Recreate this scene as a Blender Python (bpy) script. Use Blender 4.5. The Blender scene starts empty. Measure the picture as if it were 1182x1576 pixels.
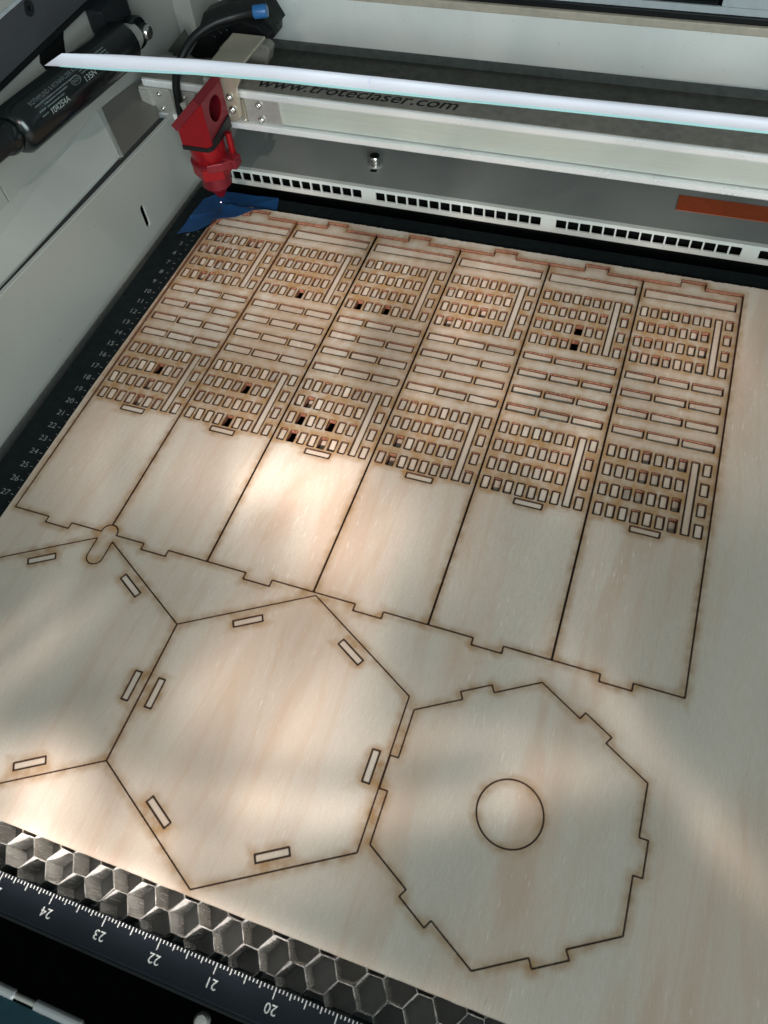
import bpy, bmesh, math, random
import numpy as np
from mathutils import Matrix, Vector
from mathutils.geometry import delaunay_2d_cdt

random.seed(7); rng = np.random.default_rng(7)
MM = 0.001
scene = bpy.context.scene
COL = scene.collection

# ------------------------------------------------------------------ camera
RC = np.array([[0.94244967, 0.32614564, -0.07360468], [0.23919143, -0.81150336, -0.53315079], [-0.23361525, 0.48486217, -0.84281231]])
CAM = np.array([293.3327, -408.8155, 341.995])
FPX = 1179.0861
cd = bpy.data.cameras.new('camera'); cam = bpy.data.objects.new('camera', cd); COL.objects.link(cam)
cd.sensor_fit = 'VERTICAL'; cd.sensor_height = 36.0; cd.lens = 36.0 * FPX / 1576.0
cd.clip_start = 0.01; cd.clip_end = 50
m = Matrix.Identity(4)
for i in range(3):
    m[i][0] = RC[0][i]; m[i][1] = -RC[1][i]; m[i][2] = -RC[2][i]; m[i][3] = CAM[i] * MM
cam.matrix_world = m
scene.camera = cam
cd.dof.use_dof = True; cd.dof.focus_distance = 0.47; cd.dof.aperture_fstop = 22.0

# ------------------------------------------------------------------ world, lights, exposure
vs = scene.view_settings
vs.view_transform = 'Standard'; vs.look = 'None'; vs.gamma = 1.0; vs.exposure = 0.0; vs.use_curve_mapping = False
world = bpy.data.worlds.new('World'); scene.world = world; world.use_nodes = True
wn = world.node_tree; wn.nodes.clear()
wo = wn.nodes.new('ShaderNodeOutputWorld'); wb = wn.nodes.new('ShaderNodeBackground')
wt = wn.nodes.new('ShaderNodeTexCoord'); ws = wn.nodes.new('ShaderNodeSeparateXYZ')
wr = wn.nodes.new('ShaderNodeValToRGB'); wm = wn.nodes.new('ShaderNodeMapRange')
wn.links.new(wt.outputs['Generated'], ws.inputs[0]); wn.links.new(ws.outputs['Z'], wm.inputs['Value'])
wm.inputs['From Min'].default_value = -1; wm.inputs['From Max'].default_value = 1
wn.links.new(wm.outputs[0], wr.inputs[0])
wr.color_ramp.elements[0].color = (0.10, 0.11, 0.11, 1); wr.color_ramp.elements[0].position = 0.30
wr.color_ramp.elements[1].color = (0.74, 0.90, 0.86, 1); wr.color_ramp.elements[1].position = 0.75
wn.links.new(wr.outputs[0], wb.inputs['Color']); wb.inputs['Strength'].default_value = 0.18
wn.links.new(wb.outputs[0], wo.inputs['Surface'])

def look(o, tgt, up=(0, 1, 0)):
    z = (o.location - Vector(tgt)).normalized(); x = Vector(up).cross(z).normalized(); y = z.cross(x)
    M = Matrix((x, y, z)).transposed().to_4x4(); M.translation = o.location; o.matrix_world = M

# warm dappled daylight falling in from the operator's side; the lamp's own cookie breaks it into soft patches
SUN_POS = np.array((480., -2250., 1190.)); SUN_TGT = np.array((200., -230., 0.))
sl = bpy.data.lights.new('dappled_daylight', 'SPOT'); so = bpy.data.objects.new('dappled_daylight', sl); COL.objects.link(so)
so.location = Vector(SUN_POS * MM); look(so, Vector(SUN_TGT * MM))
sl.energy = 860; sl.color = (1.0, 0.87, 0.79); sl.spot_size = math.radians(34); sl.spot_blend = 0.5; sl.shadow_soft_size = 0.005
sl.use_nodes = True
nt = sl.node_tree; nt.nodes.clear()
N = nt.nodes.new; L = nt.links.new
out = N('ShaderNodeOutputLight'); em = N('ShaderNodeEmission'); L(em.outputs[0], out.inputs[0])
tc = N('ShaderNodeTexCoord'); sp = N('ShaderNodeSeparateXYZ'); L(tc.outputs['Normal'], sp.inputs[0])
def mth(op, a, b=None, c=None):
    n = N('ShaderNodeMath'); n.operation = op
    for i, v in enumerate((a, b, c)):
        if v is None: continue
        if isinstance(v, (int, float)): n.inputs[i].default_value = v
        else: L(v, n.inputs[i])
    return n.outputs[0]
az = mth('ABSOLUTE', sp.outputs['Z']); lu = mth('DIVIDE', sp.outputs['X'], az); lv = mth('DIVIDE', sp.outputs['Y'], az)
SM = np.array(so.matrix_world.to_3x3())
def light_uv(x, y, z=0):
    d = SM.T @ ((np.array((x, y, z)) - SUN_POS)); d /= -d[2]; return d[0], d[1]
USGN = 1.0
def patch(x, y, rx, ry, ang, amp):
    # soft pool of light centred on a point of the bed, radii in mm, turned by ang degrees
    u0, v0 = light_uv(x, y); a = math.radians(ang)
    ex = np.array(light_uv(x + rx * math.cos(a), y + rx * math.sin(a))) - (u0, v0)
    ey = np.array(light_uv(x - ry * math.sin(a), y + ry * math.cos(a))) - (u0, v0)
    I = np.linalg.inv(np.array((ex, ey)).T)
    du = mth('SUBTRACT', lu, float(u0)); dv = mth('SUBTRACT', lv, float(v0))
    p = mth('ADD', mth('MULTIPLY', du, float(I[0, 0])), mth('MULTIPLY', dv, float(I[0, 1])))
    q = mth('ADD', mth('MULTIPLY', du, float(I[1, 0])), mth('MULTIPLY', dv, float(I[1, 1])))
    r2 = mth('ADD', mth('MULTIPLY', p, p), mth('MULTIPLY', q, q))
    return mth('MULTIPLY', mth('POWER', 2.71828, mth('MULTIPLY', r2, -1.0)), amp)
tot = 0.03
for args in (
    (130, -120, 260, 210, 0, 0.12),     # broad daylight, fading to the front right
    (150, -222, 88, 46, -8, 0.70),      # plain feet of the middle panels
    (182, -215, 42, 34, -8, 0.34),
    (88, -205, 46, 34, 0, 0.30),
    (190, -150, 66, 40, 0, 0.30),       # window grids
    (110, -60, 120, 60, 0, 0.34),
    (265, -45, 110, 50, 0, 0.38),
    (290, -125, 66, 44, 0, 0.36),
    (75, -392, 60, 17, 8, 0.72),        # front left hexagons
    (150, -398, 62, 15, 6, 0.66),
    (195, -368, 52, 18, 16, 0.42),
    (190, -330, 44, 34, 20, 0.40),
    (150, -318, 50, 36, 30, 0.28),
    (60, -330, 40, 16, 62, 0.36),
    (28, -362, 34, 12, 60, 0.40),
    (165, -422, 80, 9, 0, 3.4),       # extra pool added to brighten the honeycomb edge
    (268, -345, 46, 9, 26, 0.50),       # streaks over the tabbed hexagon
    (262, -318, 34, 8, 22, 0.24),
    (318, -312, 30, 9, 10, 0.18),
    (340, -285, 44, 9, -34, 0.14),
    (372, -316, 44, 8, -36, 0.16),
):
    tot = mth('ADD', patch(*args), tot)
for args in ((46, -342, 64, 7, 63, 0.78), (92, -352, 46, 6, 40, 0.60), (18, -352, 46, 5, 66, 0.6), (205, -352, 60, 6, 14, 0.55), (168, -384, 60, 5, 8, 0.45), (120, -372, 40, 5, -50, 0.40), (236, -372, 40, 7, 40, 0.45)):
    tot = mth('MULTIPLY', tot, mth('SUBTRACT', 1.0, patch(*args)))       # soft dark bands drawn into the lamp's pattern; nothing blocks the light
cmb = N('ShaderNodeCombineXYZ'); L(lu, cmb.inputs[0]); L(lv, cmb.inputs[1])
nz = N('ShaderNodeTexNoise'); L(cmb.outputs[0], nz.inputs['Vector']); nz.inputs['Scale'].default_value = 34; nz.inputs['Detail'].default_value = 1.0
nz.inputs['Distortion'].default_value = 0.6
mr = N('ShaderNodeMapRange'); L(nz.outputs['Fac'], mr.inputs['Value'])
mr.inputs['From Min'].default_value = 0.36; mr.inputs['From Max'].default_value = 0.66; mr.inputs['To Min'].default_value = 0.52; mr.inputs['To Max'].default_value = 1.18
mr.interpolation_type = 'SMOOTHSTEP'
L(mth('MULTIPLY', tot, mr.outputs[0]), em.inputs['Strength'])

# cool fill lamp added behind the operator's right shoulder to light upright faces
al = bpy.data.lights.new('front_fill_light', 'AREA'); ao = bpy.data.objects.new('front_fill_light', al); COL.objects.link(ao)
al.shape = 'RECTANGLE'; al.size = 1.5; al.size_y = 1.0; al.energy = 48; al.color = (0.85, 1.0, 1.02)
ao.location = (1.5, -2.2, 0.88); look(ao, (0.1, 0.0, 0.0))

# ------------------------------------------------------------------ helpers
def at(px, py, **k):
    """photo pixel -> point in mm on a plane x=, y= or z="""
    (ax, v), = k.items(); ax = 'xyz'.index(ax)
    d = RC.T @ np.array([(px - 591) / FPX, (py - 788) / FPX, 1.0])
    return CAM + d * (v - CAM[ax]) / d[ax]

def link(name, me, mat=None, parent=None):
    o = bpy.data.objects.new(name, me); COL.objects.link(o)
    if me is not None and mat is not None and not me.materials: me.materials.append(mat)
    if parent is not None: o.parent = parent
    return o
def mesh(name, v, f, mat, parent=None, smooth=False):
    me = bpy.data.meshes.new(name); me.from_pydata([tuple(float(c) * MM for c in p) for p in v], [], f); me.update()
    if smooth:
        for p in me.polygons: p.use_smooth = True
    return link(name, me, mat, parent)
def frombm(name, bm, mat, parent=None, smooth=False):
    for v in bm.verts: v.co *= MM
    bmesh.ops.recalc_face_normals(bm, faces=bm.faces)
    me = bpy.data.meshes.new(name); bm.to_mesh(me); bm.free()
    if smooth:
        for p in me.polygons: p.use_smooth = True
    return link(name, me, mat, parent)
def tag(o, label, cat, group=None, kind=None):
    if label: o['label'] = label
    if cat: o['category'] = cat
    if group: o['group'] = group
    if kind: o['kind'] = kind
    return o
def thing(name, label, cat, loc=(0, 0, 0), group=None):
    o = bpy.data.objects.new(name, None); COL.objects.link(o); o.empty_display_size = 0.01
    o.location = Vector(loc) * MM
    return tag(o, label, cat, group)
def bm_box(bm, lo, hi, bev=0.0):
    r = bmesh.ops.create_cube(bm, size=1.0)
    lo = np.array(lo, float); hi = np.array(hi, float); c = (lo + hi) / 2; s = hi - lo
    for v in r['verts']: v.co = Vector((v.co.x * s[0] + c[0], v.co.y * s[1] + c[1], v.co.z * s[2] + c[2]))
    if bev > 0:
        es = list({e for v in r['verts'] for e in v.link_edges})
        bmesh.ops.bevel(bm, geom=es, offset=bev, segments=2, affect='EDGES', profile=0.6)
def box(name, lo, hi, mat, parent=None, bev=0.0):
    bm = bmesh.new(); bm_box(bm, lo, hi, bev); return frombm(name, bm, mat, parent)
def prism(name, pts, ext, mat, parent=None, bev=0.0):
    """polygon of 3-D points pushed along ext"""
    bm = bmesh.new(); vs_ = [bm.verts.new(Vector(p)) for p in pts]; f = bm.faces.new(vs_)
    r = bmesh.ops.extrude_face_region(bm, geom=[f])
    for g in r['geom']:
        if isinstance(g, bmesh.types.BMVert): g.co += Vector(ext)
    if bev > 0: bmesh.ops.bevel(bm, geom=list(bm.edges), offset=bev, segments=2, affect='EDGES', profile=0.6)
    return frombm(name, bm, mat, parent)
def frame_axes(d):
    d = Vector(d).normalized(); a = Vector((0, 0, 1)) if abs(d.z) < 0.9 else Vector((1, 0, 0))
    u = d.cross(a).normalized(); return d, u, d.cross(u)
def lathe(name, base, axis, prof, mat, parent=None, seg=40, smooth=True, phase=0.0):
    """profile [(height, radius)] turned about an axis"""
    d, u, w = frame_axes(axis); base = Vector(base); V = []; F = []
    for h, r in prof:
        for k in range(seg):
            t = 2 * math.pi * k / seg + phase; V.append(base + d * h + (u * math.cos(t) + w * math.sin(t)) * r)
    for i in range(len(prof) - 1):
        for k in range(seg):
            F.append((i * seg + k, i * seg + (k + 1) % seg, (i + 1) * seg + (k + 1) % seg, (i + 1) * seg + k))
    F.append(tuple(range(seg))[::-1]); F.append(tuple((len(prof) - 1) * seg + k for k in range(seg)))
    o = mesh(name, V, F, mat, parent)
    if smooth:
        o.data.polygons.foreach_set('use_smooth', [len(p.vertices) == 4 for p in o.data.polygons])
        bm = bmesh.new(); bm.from_mesh(o.data)
        for e in bm.edges:
            if len(e.link_faces) == 2 and e.calc_face_angle(0) > 0.7: e.smooth = False
        bm.to_mesh(o.data); bm.free()
    return o
def tube(name, pts, r, mat, parent=None, seg=14, sub=8):
    P = [Vector(p) for p in pts]; Q = []
    for i in range(len(P) - 1):
        p0 = P[max(i - 1, 0)]; p1 = P[i]; p2 = P[i + 1]; p3 = P[min(i + 2, len(P) - 1)]
        for k in range(sub):
            t = k / sub
            Q.append(0.5 * ((2 * p1) + (p2 - p0) * t + (2 * p0 - 5 * p1 + 4 * p2 - p3) * t * t + (3 * p1 - p0 - 3 * p2 + p3) * t ** 3))
    Q.append(P[-1]); V = []; F = []; n = len(Q)
    up = Vector((0.3, 1, 0.2)).normalized()
    for i, q in enumerate(Q):
        d = (Q[min(i + 1, n - 1)] - Q[max(i - 1, 0)]).normalized(); u = d.cross(up).normalized(); w = d.cross(u)
        for k in range(seg):
            a = 2 * math.pi * k / seg; V.append(q + (u * math.cos(a) + w * math.sin(a)) * r)
    for i in range(n - 1):
        for k in range(seg): F.append((i * seg + k, i * seg + (k + 1) % seg, (i + 1) * seg + (k + 1) % seg, (i + 1) * seg + k))
    F.append(tuple(range(seg))[::-1]); F.append(tuple((n - 1) * seg + k for k in range(seg)))
    return mesh(name, V, F, mat, parent, True)
def text_geo(s, size, shear=0.0, width=None, align='LEFT', bold=0.0):
    c = bpy.data.curves.new('t', 'FONT'); c.body = s; c.size = size; c.shear = shear; c.align_x = align; c.align_y = 'CENTER' if align == 'CENTER' else 'TOP_BASELINE'
    c.resolution_u = 3; c.offset = bold
    o = bpy.data.objects.new('t', c); COL.objects.link(o)
    dg = bpy.context.evaluated_depsgraph_get(); me = bpy.data.meshes.new_from_object(o.evaluated_get(dg))
    v = np.array([tuple(q.co) for q in me.vertices]) if len(me.vertices) else np.zeros((0, 3)); f = [tuple(p.vertices) for p in me.polygons]
    bpy.data.objects.remove(o); bpy.data.curves.remove(c); bpy.data.meshes.remove(me)
    if width is not None and len(v): v[:, 0] *= width / (v[:, 0].max() - v[:, 0].min())
    return v, f
def text(name, s, size, org, ex, ey, mat, parent=None, **k):
    v, f = text_geo(s, size, **k); org = np.array(org, float); ex = np.array(ex, float); ey = np.array(ey, float)
    return mesh(name, [org + p[0] * ex + p[1] * ey for p in v], f, mat, parent)

# ------------------------------------------------------------------ materials
class NT:
    def __init__(s, name):
        s.m = bpy.data.materials.new(name); s.m.use_nodes = True; s.t = s.m.node_tree
        s.b = s.t.nodes['Principled BSDF']
    def n(s, t, **k):
        q = s.t.nodes.new(t)
        for a, b in k.items(): setattr(q, a, b)
        return q
    def l(s, a, b): s.t.links.new(a, b)
    def pos(s, sc=(1, 1, 1), rot=0.0):
        g = s.n('ShaderNodeNewGeometry'); mp = s.n('ShaderNodeMapping'); s.l(g.outputs['Position'], mp.inputs['Vector'])
        mp.inputs['Scale'].default_value = sc; mp.inputs['Rotation'].default_value = (0, 0, rot); return mp.outputs[0]
    def noise(s, vec, scale, detail=2, dist=0.0, rough=0.5):
        q = s.n('ShaderNodeTexNoise'); s.l(vec, q.inputs['Vector']); q.inputs['Scale'].default_value = scale
        q.inputs['Detail'].default_value = detail; q.inputs['Distortion'].default_value = dist; q.inputs['Roughness'].default_value = rough
        return q.outputs['Fac']
    def rng(s, v, a, b, c=0.0, d=1.0, smooth=False):
        q = s.n('ShaderNodeMapRange'); s.l(v, q.inputs['Value'])
        for nme, x in zip(('From Min', 'From Max', 'To Min', 'To Max'), (a, b, c, d)): q.inputs[nme].default_value = x
        if smooth: q.interpolation_type = 'SMOOTHSTEP'
        return q.outputs[0]
    def mul(s, a, b, op='MULTIPLY', clamp=False):
        q = s.n('ShaderNodeMath', operation=op); q.use_clamp = clamp
        for i, v in enumerate((a, b)):
            if isinstance(v, (int, float)): q.inputs[i].default_value = v
            else: s.l(v, q.inputs[i])
        return q.outputs[0]
    def mix(s, fac, a, b, typ='MIX'):
        q = s.n('ShaderNodeMix', data_type='RGBA', blend_type=typ); q.clamp_factor = True
        for i, v in ((0, fac), (6, a), (7, b)):
            if isinstance(v, (int, float)): q.inputs[i].default_value = v
            elif isinstance(v, tuple): q.inputs[i].default_value = (*v, 1)
            else: s.l(v, q.inputs[i])
        return q.outputs[2]
    def attr(s, name):
        q = s.n('ShaderNodeAttribute', attribute_name=name); return q.outputs['Fac']
    def bump(s, h, strength, dist):
        q = s.n('ShaderNodeBump'); q.inputs['Strength'].default_value = strength; q.inputs['Distance'].default_value = dist
        s.l(h, q.inputs['Height']); s.l(q.outputs[0], s.b.inputs['Normal'])
    def set(s, **k):
        for a, v in k.items():
            i = s.b.inputs[a.replace('_', ' ')]
            if isinstance(v, tuple): i.default_value = (*v, 1)
            elif isinstance(v, (int, float)): i.default_value = v
            else: s.l(v, i)
        return s.m

def m_wood():
    t = NT('birch_plywood')
    broad = t.noise(t.pos((1, 0.20, 1), 0.10), 16, 2, 0.8)
    broad2 = t.noise(t.pos((1, 0.30, 1), -0.05), 38, 3, 0.6)
    fine = t.noise(t.pos((1, 0.10, 1), 0.05), 1700, 2)
    fleck = t.noise(t.pos((1, 0.13, 1), 0.16), 1000, 1)
    speck = t.noise(t.pos(), 1500, 1)
    patchy = t.noise(t.pos((1, 0.5, 1)), 9, 2)
    c = t.mix(t.rng(broad, 0.45, 0.68, 0, 0.8, True), (0.585, 0.540, 0.475), (0.550, 0.455, 0.380))
    c = t.mix(t.mul(t.rng(broad2, 0.52, 0.72, 0, 0.55, True), t.rng(patchy, 0.48, 0.62, 0.0, 1)), c, (0.47, 0.34, 0.25))
    c = t.mix(t.rng(broad, 0.30, 0.44, 0.5, 0, True), c, (0.56, 0.535, 0.475))
    blot = t.noise(t.pos((1, 0.17, 1), 0.12), 34, 4, 0.7, 0.58)
    c = t.mix(t.mul(t.rng(blot, 0.50, 0.63, 0, 0.62, True), t.rng(patchy, 0.40, 0.56, 0.25, 1)), c, (0.49, 0.36, 0.275))
    c = t.mix(t.rng(blot, 0.40, 0.33, 0, 0.40, True), c, (0.60, 0.57, 0.50))
    c = t.mix(t.rng(fine, 0.32, 0.75, 0.0, 0.34), c, (0.42, 0.345, 0.27))
    c = t.mix(t.rng(speck, 0.35, 0.7, 0.0, 0.26), c, (0.40, 0.33, 0.27))
    c = t.mix(t.mul(t.rng(fleck, 0.68, 0.74, 0, 0.42), t.rng(patchy, 0.44, 0.6, 0.0, 1)), c, (0.80, 0.75, 0.68))
    c = t.mix(t.mul(t.rng(fleck, 0.30, 0.24, 0, 0.5), t.rng(patchy, 0.56, 0.68, 0.0, 1)), c, (0.33, 0.24, 0.17))
    # faint cathedral grain figure
    wv = t.n('ShaderNodeTexWave', wave_type='RINGS', rings_direction='Z'); t.l(t.pos((1, 0.16, 1), 0.05), wv.inputs['Vector'])
    mpn = wv.inputs['Vector'].links[0].from_node; mpn.inputs['Location'].default_value = (-0.166, 0.052, 0)
    wv.inputs['Scale'].default_value = 28; wv.inputs['Distortion'].default_value = 7; wv.inputs['Detail'].default_value = 2; wv.inputs['Detail Scale'].default_value = 2
    c = t.mix(t.mul(t.rng(wv.outputs['Fac'], 0.80, 0.99, 0, 0.15, True), t.rng(broad, 0.45, 0.58, 0, 1)), c, (0.46, 0.29, 0.18))
    n1 = t.noise(t.pos(), 170, 4)
    soot = t.mul(t.attr('soot'), t.rng(n1, 0.3, 0.7, 0.45, 1.6))
    c = t.mix(t.mul(soot, 0.92, clamp=True), c, (0.30, 0.19, 0.098))
    c = t.mix(t.mul(t.mul(t.attr('scorch'), t.rng(n1, 0.38, 0.66, 0.0, 1.0)), 0.75, clamp=True), c, (0.42, 0.23, 0.085))
    c = t.mix(t.rng(t.attr('char'), 0.20, 0.68, 0, 0.97), c, (0.020, 0.010, 0.006))
    h = t.mul(t.mul(fine, 0.6), t.mul(fleck, 0.5), 'ADD')
    t.bump(h, 0.35, 0.0002)
    return t.set(Base_Color=c, Roughness=t.rng(fine, 0.3, 0.7, 0.48, 0.66), Specular_IOR_Level=0.35)
def m_edge():
    t = NT('laser_cut_edge')
    n = t.noise(t.pos((1, 1, 0.15)), 1400, 2)
    ply = t.noise(t.pos((0.02, 0.02, 1)), 1500, 0)
    c = t.mix(t.rng(n, 0.3, 0.7), (0.13, 0.048, 0.028), (0.34, 0.145, 0.090))
    c = t.mix(t.rng(ply, 0.5, 0.56, 0, 0.5), c, (0.05, 0.02, 0.012))
    return t.set(Base_Color=c, Roughness=0.55, Specular_IOR_Level=0.4)
def m_raw():
    t = NT('raw_sheet_edge'); n = t.noise(t.pos((0.1, 0.1, 1)), 1200, 1)
    return t.set(Base_Color=t.mix(t.rng(n, 0.4, 0.6), (0.62, 0.5, 0.36), (0.42, 0.3, 0.2)), Roughness=0.7)
def m_paint(name, col, rough=0.45, peel=0.25, dirt=0.10, spec=0.45, scale=1100, dcol=None):
    t = NT(name); n = t.noise(t.pos(), scale, 2); d = t.noise(t.pos((1, 1, 0.6)), 16, 3, 0.6); d2 = t.noise(t.pos(), 320, 1)
    dc = dcol or tuple(x * 0.72 for x in col)
    c = t.mix(t.rng(d, 0.45, 0.75, 0, dirt * 4), col, dc)
    c = t.mix(t.rng(d2, 0.73, 0.78, 0, 0.35), c, tuple(x * 0.55 for x in col))
    t.bump(n, peel, 0.0002)
    return t.set(Base_Color=c, Roughness=t.rng(d, 0.3, 0.7, rough * 0.9, rough * 1.15), Specular_IOR_Level=spec)
def m_metal(name, col, rough=0.35, stretch=(0.03, 1, 1), scale=1500, amt=0.25, metal=1.0, bump=0.15):
    t = NT(name); n = t.noise(t.pos(stretch), scale, 2); d = t.noise(t.pos(), 40, 3)
    c = t.mix(t.rng(n, 0.3, 0.7, 0, amt), col, tuple(x * 0.6 for x in col))
    c = t.mix(t.rng(d, 0.5, 0.75, 0, 0.3), c, tuple(x * 0.7 for x in col))
    t.bump(n, bump, 0.0001)
    return t.set(Base_Color=c, Metallic=metal, Roughness=t.rng(d, 0.3, 0.7, rough * 0.8, rough * 1.25))
def m_plain(name, col, rough=0.6, metal=0.0, spec=0.4, var=0.25, scale=180):
    t = NT(name); n = t.noise(t.pos(), scale, 3)
    return t.set(Base_Color=t.mix(t.rng(n, 0.35, 0.7, 0, 1), col, tuple(x * (1 - var) for x in col)), Roughness=t.rng(n, 0.3, 0.7, rough * 0.85, min(1, rough * 1.15)), Metallic=metal, Specular_IOR_Level=spec)

WOOD = m_wood(); EDGE = m_edge(); RAW = m_raw()
PAINT = m_paint('light_grey_machine_paint', (0.50, 0.515, 0.485))
PAINT_IN = m_paint('side_wall_paint', (0.41, 0.415, 0.385), rough=0.36, dirt=0.14)
PAINT_WARM = m_paint('warm_grey_panel_paint', (0.40, 0.40, 0.37), rough=0.5)
PAINT_REAR = m_paint('rear_wall_paint', (0.80, 0.81, 0.78), rough=0.4, peel=0.9, scale=700)
PLATE = m_paint('dark_grey_plate_paint', (0.30, 0.31, 0.295), rough=0.42, peel=0.8, scale=600, dirt=0.2)
BRACKET = m_paint('bronze_grey_plate', (0.15, 0.14, 0.125), rough=0.4)
GRILLE = m_paint('white_vent_paint', (0.78, 0.79, 0.75), rough=0.5, dirt=0.12, dcol=(0.45, 0.43, 0.37))
BLACK = m_plain('black_anodised_metal', (0.009, 0.012, 0.015), 0.38, 0.0, 0.5)
RULER = m_metal('ruler_anodised_black', (0.030, 0.038, 0.052), 0.33, (0.02, 1, 1), 1200, 0.3, 0.75, 0.05)
FRAMEL = m_plain('table_frame_black', (0.006, 0.010, 0.012), 0.65, 0.0, 0.15)
VOID = m_plain('dark_floor_and_shade', (0.004, 0.005, 0.005), 0.8, 0.0, 0.15)  # near black, also used where shade is painted
DARKW = m_plain('dark_grey_and_cavity_shade', (0.080, 0.082, 0.070), 0.55)  # dark parts; on the cavity floor this tone stands for shade
DARKG = m_plain('skirt_and_shade_grey', (0.15, 0.16, 0.15), 0.55)  # grey of the wall skirt, and painted shade on the rear wall
MARK = m_plain('pale_ruler_print', (0.62, 0.66, 0.66), 0.55, var=0.35, scale=900)
MARKL = m_plain('worn_ruler_print', (0.27, 0.29, 0.29), 0.6, var=0.6, scale=700)
ALU = m_metal('brushed_aluminium_beam', (0.60, 0.63, 0.57), 0.42, (0.02, 1, 1), 1600, 0.2, 0.25, 0.03)
RAIL = m_metal('bright_aluminium_rail', (0.95, 0.96, 0.97), 0.24, (0.01, 1, 1), 900, 0.05, 0.3, 0.0)
COVER = m_plain('taupe_beam_cover', (0.26, 0.24, 0.21), 0.42)
STEEL = m_metal('worn_steel_plate', (0.60, 0.59, 0.55), 0.36, (1, 1, 1), 600, 0.3, 0.5, 0.06)
BEIGE = m_metal('beige_bracket_metal', (0.62, 0.55, 0.44), 0.34, (1, 1, 0.2), 500, 0.2, 0.55, 0.04)
SCREW = m_metal('bright_screw_steel', (0.72, 0.72, 0.70), 0.2, (1, 1, 1), 300, 0.2, 1.0, 0.02)
RED = m_metal('red_anodised_metal', (0.40, 0.014, 0.022), 0.30, (1, 1, 0.3), 700, 0.2, 0.55, 0.05)
RED2 = m_metal('dull_red_anodised_metal', (0.25, 0.022, 0.032), 0.42, (1, 1, 0.3), 700, 0.2, 0.4, 0.05)  # darker, duller red for sleeves, clamps and the bore face
DRED = m_plain('dark_red_bore', (0.085, 0.004, 0.008), 0.3)
RUBBER = m_plain('black_rubber', (0.008, 0.009, 0.010), 0.45)
STRUT = m_plain('gas_spring_black', (0.006, 0.009, 0.010), 0.22, 0.0, 0.6)
PRINT = m_plain('grey_strut_print', (0.20, 0.24, 0.24), 0.6, var=0.5, scale=1200)
PRINT2 = m_plain('white_strut_print', (0.50, 0.55, 0.53), 0.6, var=0.4, scale=1200)
LID = m_paint('charcoal_lid_arm', (0.060, 0.063, 0.070), rough=0.6, peel=1.0, scale=900)
TAPE = m_plain('blue_masking_tape', (0.008, 0.058, 0.175), 0.55, var=0.35, scale=60)
STICK = m_plain('rust_red_sticker', (0.43, 0.085, 0.030), 0.45, var=0.15)
BLUE = m_plain('blue_plastic_fitting', (0.03, 0.16, 0.42), 0.3, var=0.15)
TEAL = m_plain('dark_teal_paint', (0.006, 0.040, 0.055), 0.5)
CREAM = m_plain('cream_trim', (0.50, 0.44, 0.36), 0.55, var=0.15)
PALE = m_plain('pale_blue_grey_sheet', (0.46, 0.50, 0.53), 0.5, var=0.1)
TRAY = m_metal('dull_tray_metal', (0.16, 0.165, 0.165), 0.35, (1, 1, 1), 300, 0.4, 0.4)
CHROME = m_metal('chrome_hinge', (0.88, 0.88, 0.90), 0.16, (0.05, 1, 1), 600, 0.1, 0.7, 0.02)
def m_honey():
    t = NT('honeycomb_foil'); g = t.n('ShaderNodeTexCoord'); mp = t.n('ShaderNodeMapping'); t.l(g.outputs['Object'], mp.inputs[0]); mp.inputs['Scale'].default_value = (1, 1, 0.07)
    oi = t.n('ShaderNodeObjectInfo'); ad = t.n('ShaderNodeVectorMath', operation='ADD'); t.l(mp.outputs[0], ad.inputs[0])
    t.l(oi.outputs['Location'], ad.inputs[1])
    n = t.noise(ad.outputs[0], 900, 3); w = t.noise(t.pos(), 190, 2, 0.5)
    c = t.mix(t.rng(n, 0.3, 0.7), (1.0, 1.0, 0.98), (0.60, 0.60, 0.58))
    q = t.n('ShaderNodeBump'); q.inputs['Strength'].default_value = 0.35; q.inputs['Distance'].default_value = 0.001; t.l(w, q.inputs['Height'])
    q2 = t.n('ShaderNodeBump'); q2.inputs['Strength'].default_value = 0.25; q2.inputs['Distance'].default_value = 0.0002; t.l(n, q2.inputs['Height']); t.l(q.outputs[0], q2.inputs['Normal'])
    t.l(q2.outputs[0], t.b.inputs['Normal'])
    return t.set(Base_Color=c, Metallic=0.65, Roughness=t.rng(n, 0.3, 0.7, 0.14, 0.30))
HONEY = m_honey()
def m_glow(name, col, s):
    t = NT(name); n = t.noise(t.pos((1, 1, 1)), 60, 2)
    c = t.mix(t.rng(n, 0.35, 0.7, 0, 0.5), col, tuple(x * 0.88 for x in col))
    t.set(Base_Color=tuple(x * 0.85 for x in col), Roughness=0.45, Emission_Strength=s); t.l(c, t.b.inputs['Emission Color']); return t.m
BAR = m_glow('painted_glass_shine', (0.84, 0.87, 0.98), 0.22)  # emission painted in for the bright line on the lid glass
BARC = m_glow('painted_cyan_shine', (0.42, 0.74, 0.74), 0.22)
DOT = m_glow('pilot_laser_spot', (1.0, 0.75, 0.9), 6.0)

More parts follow.
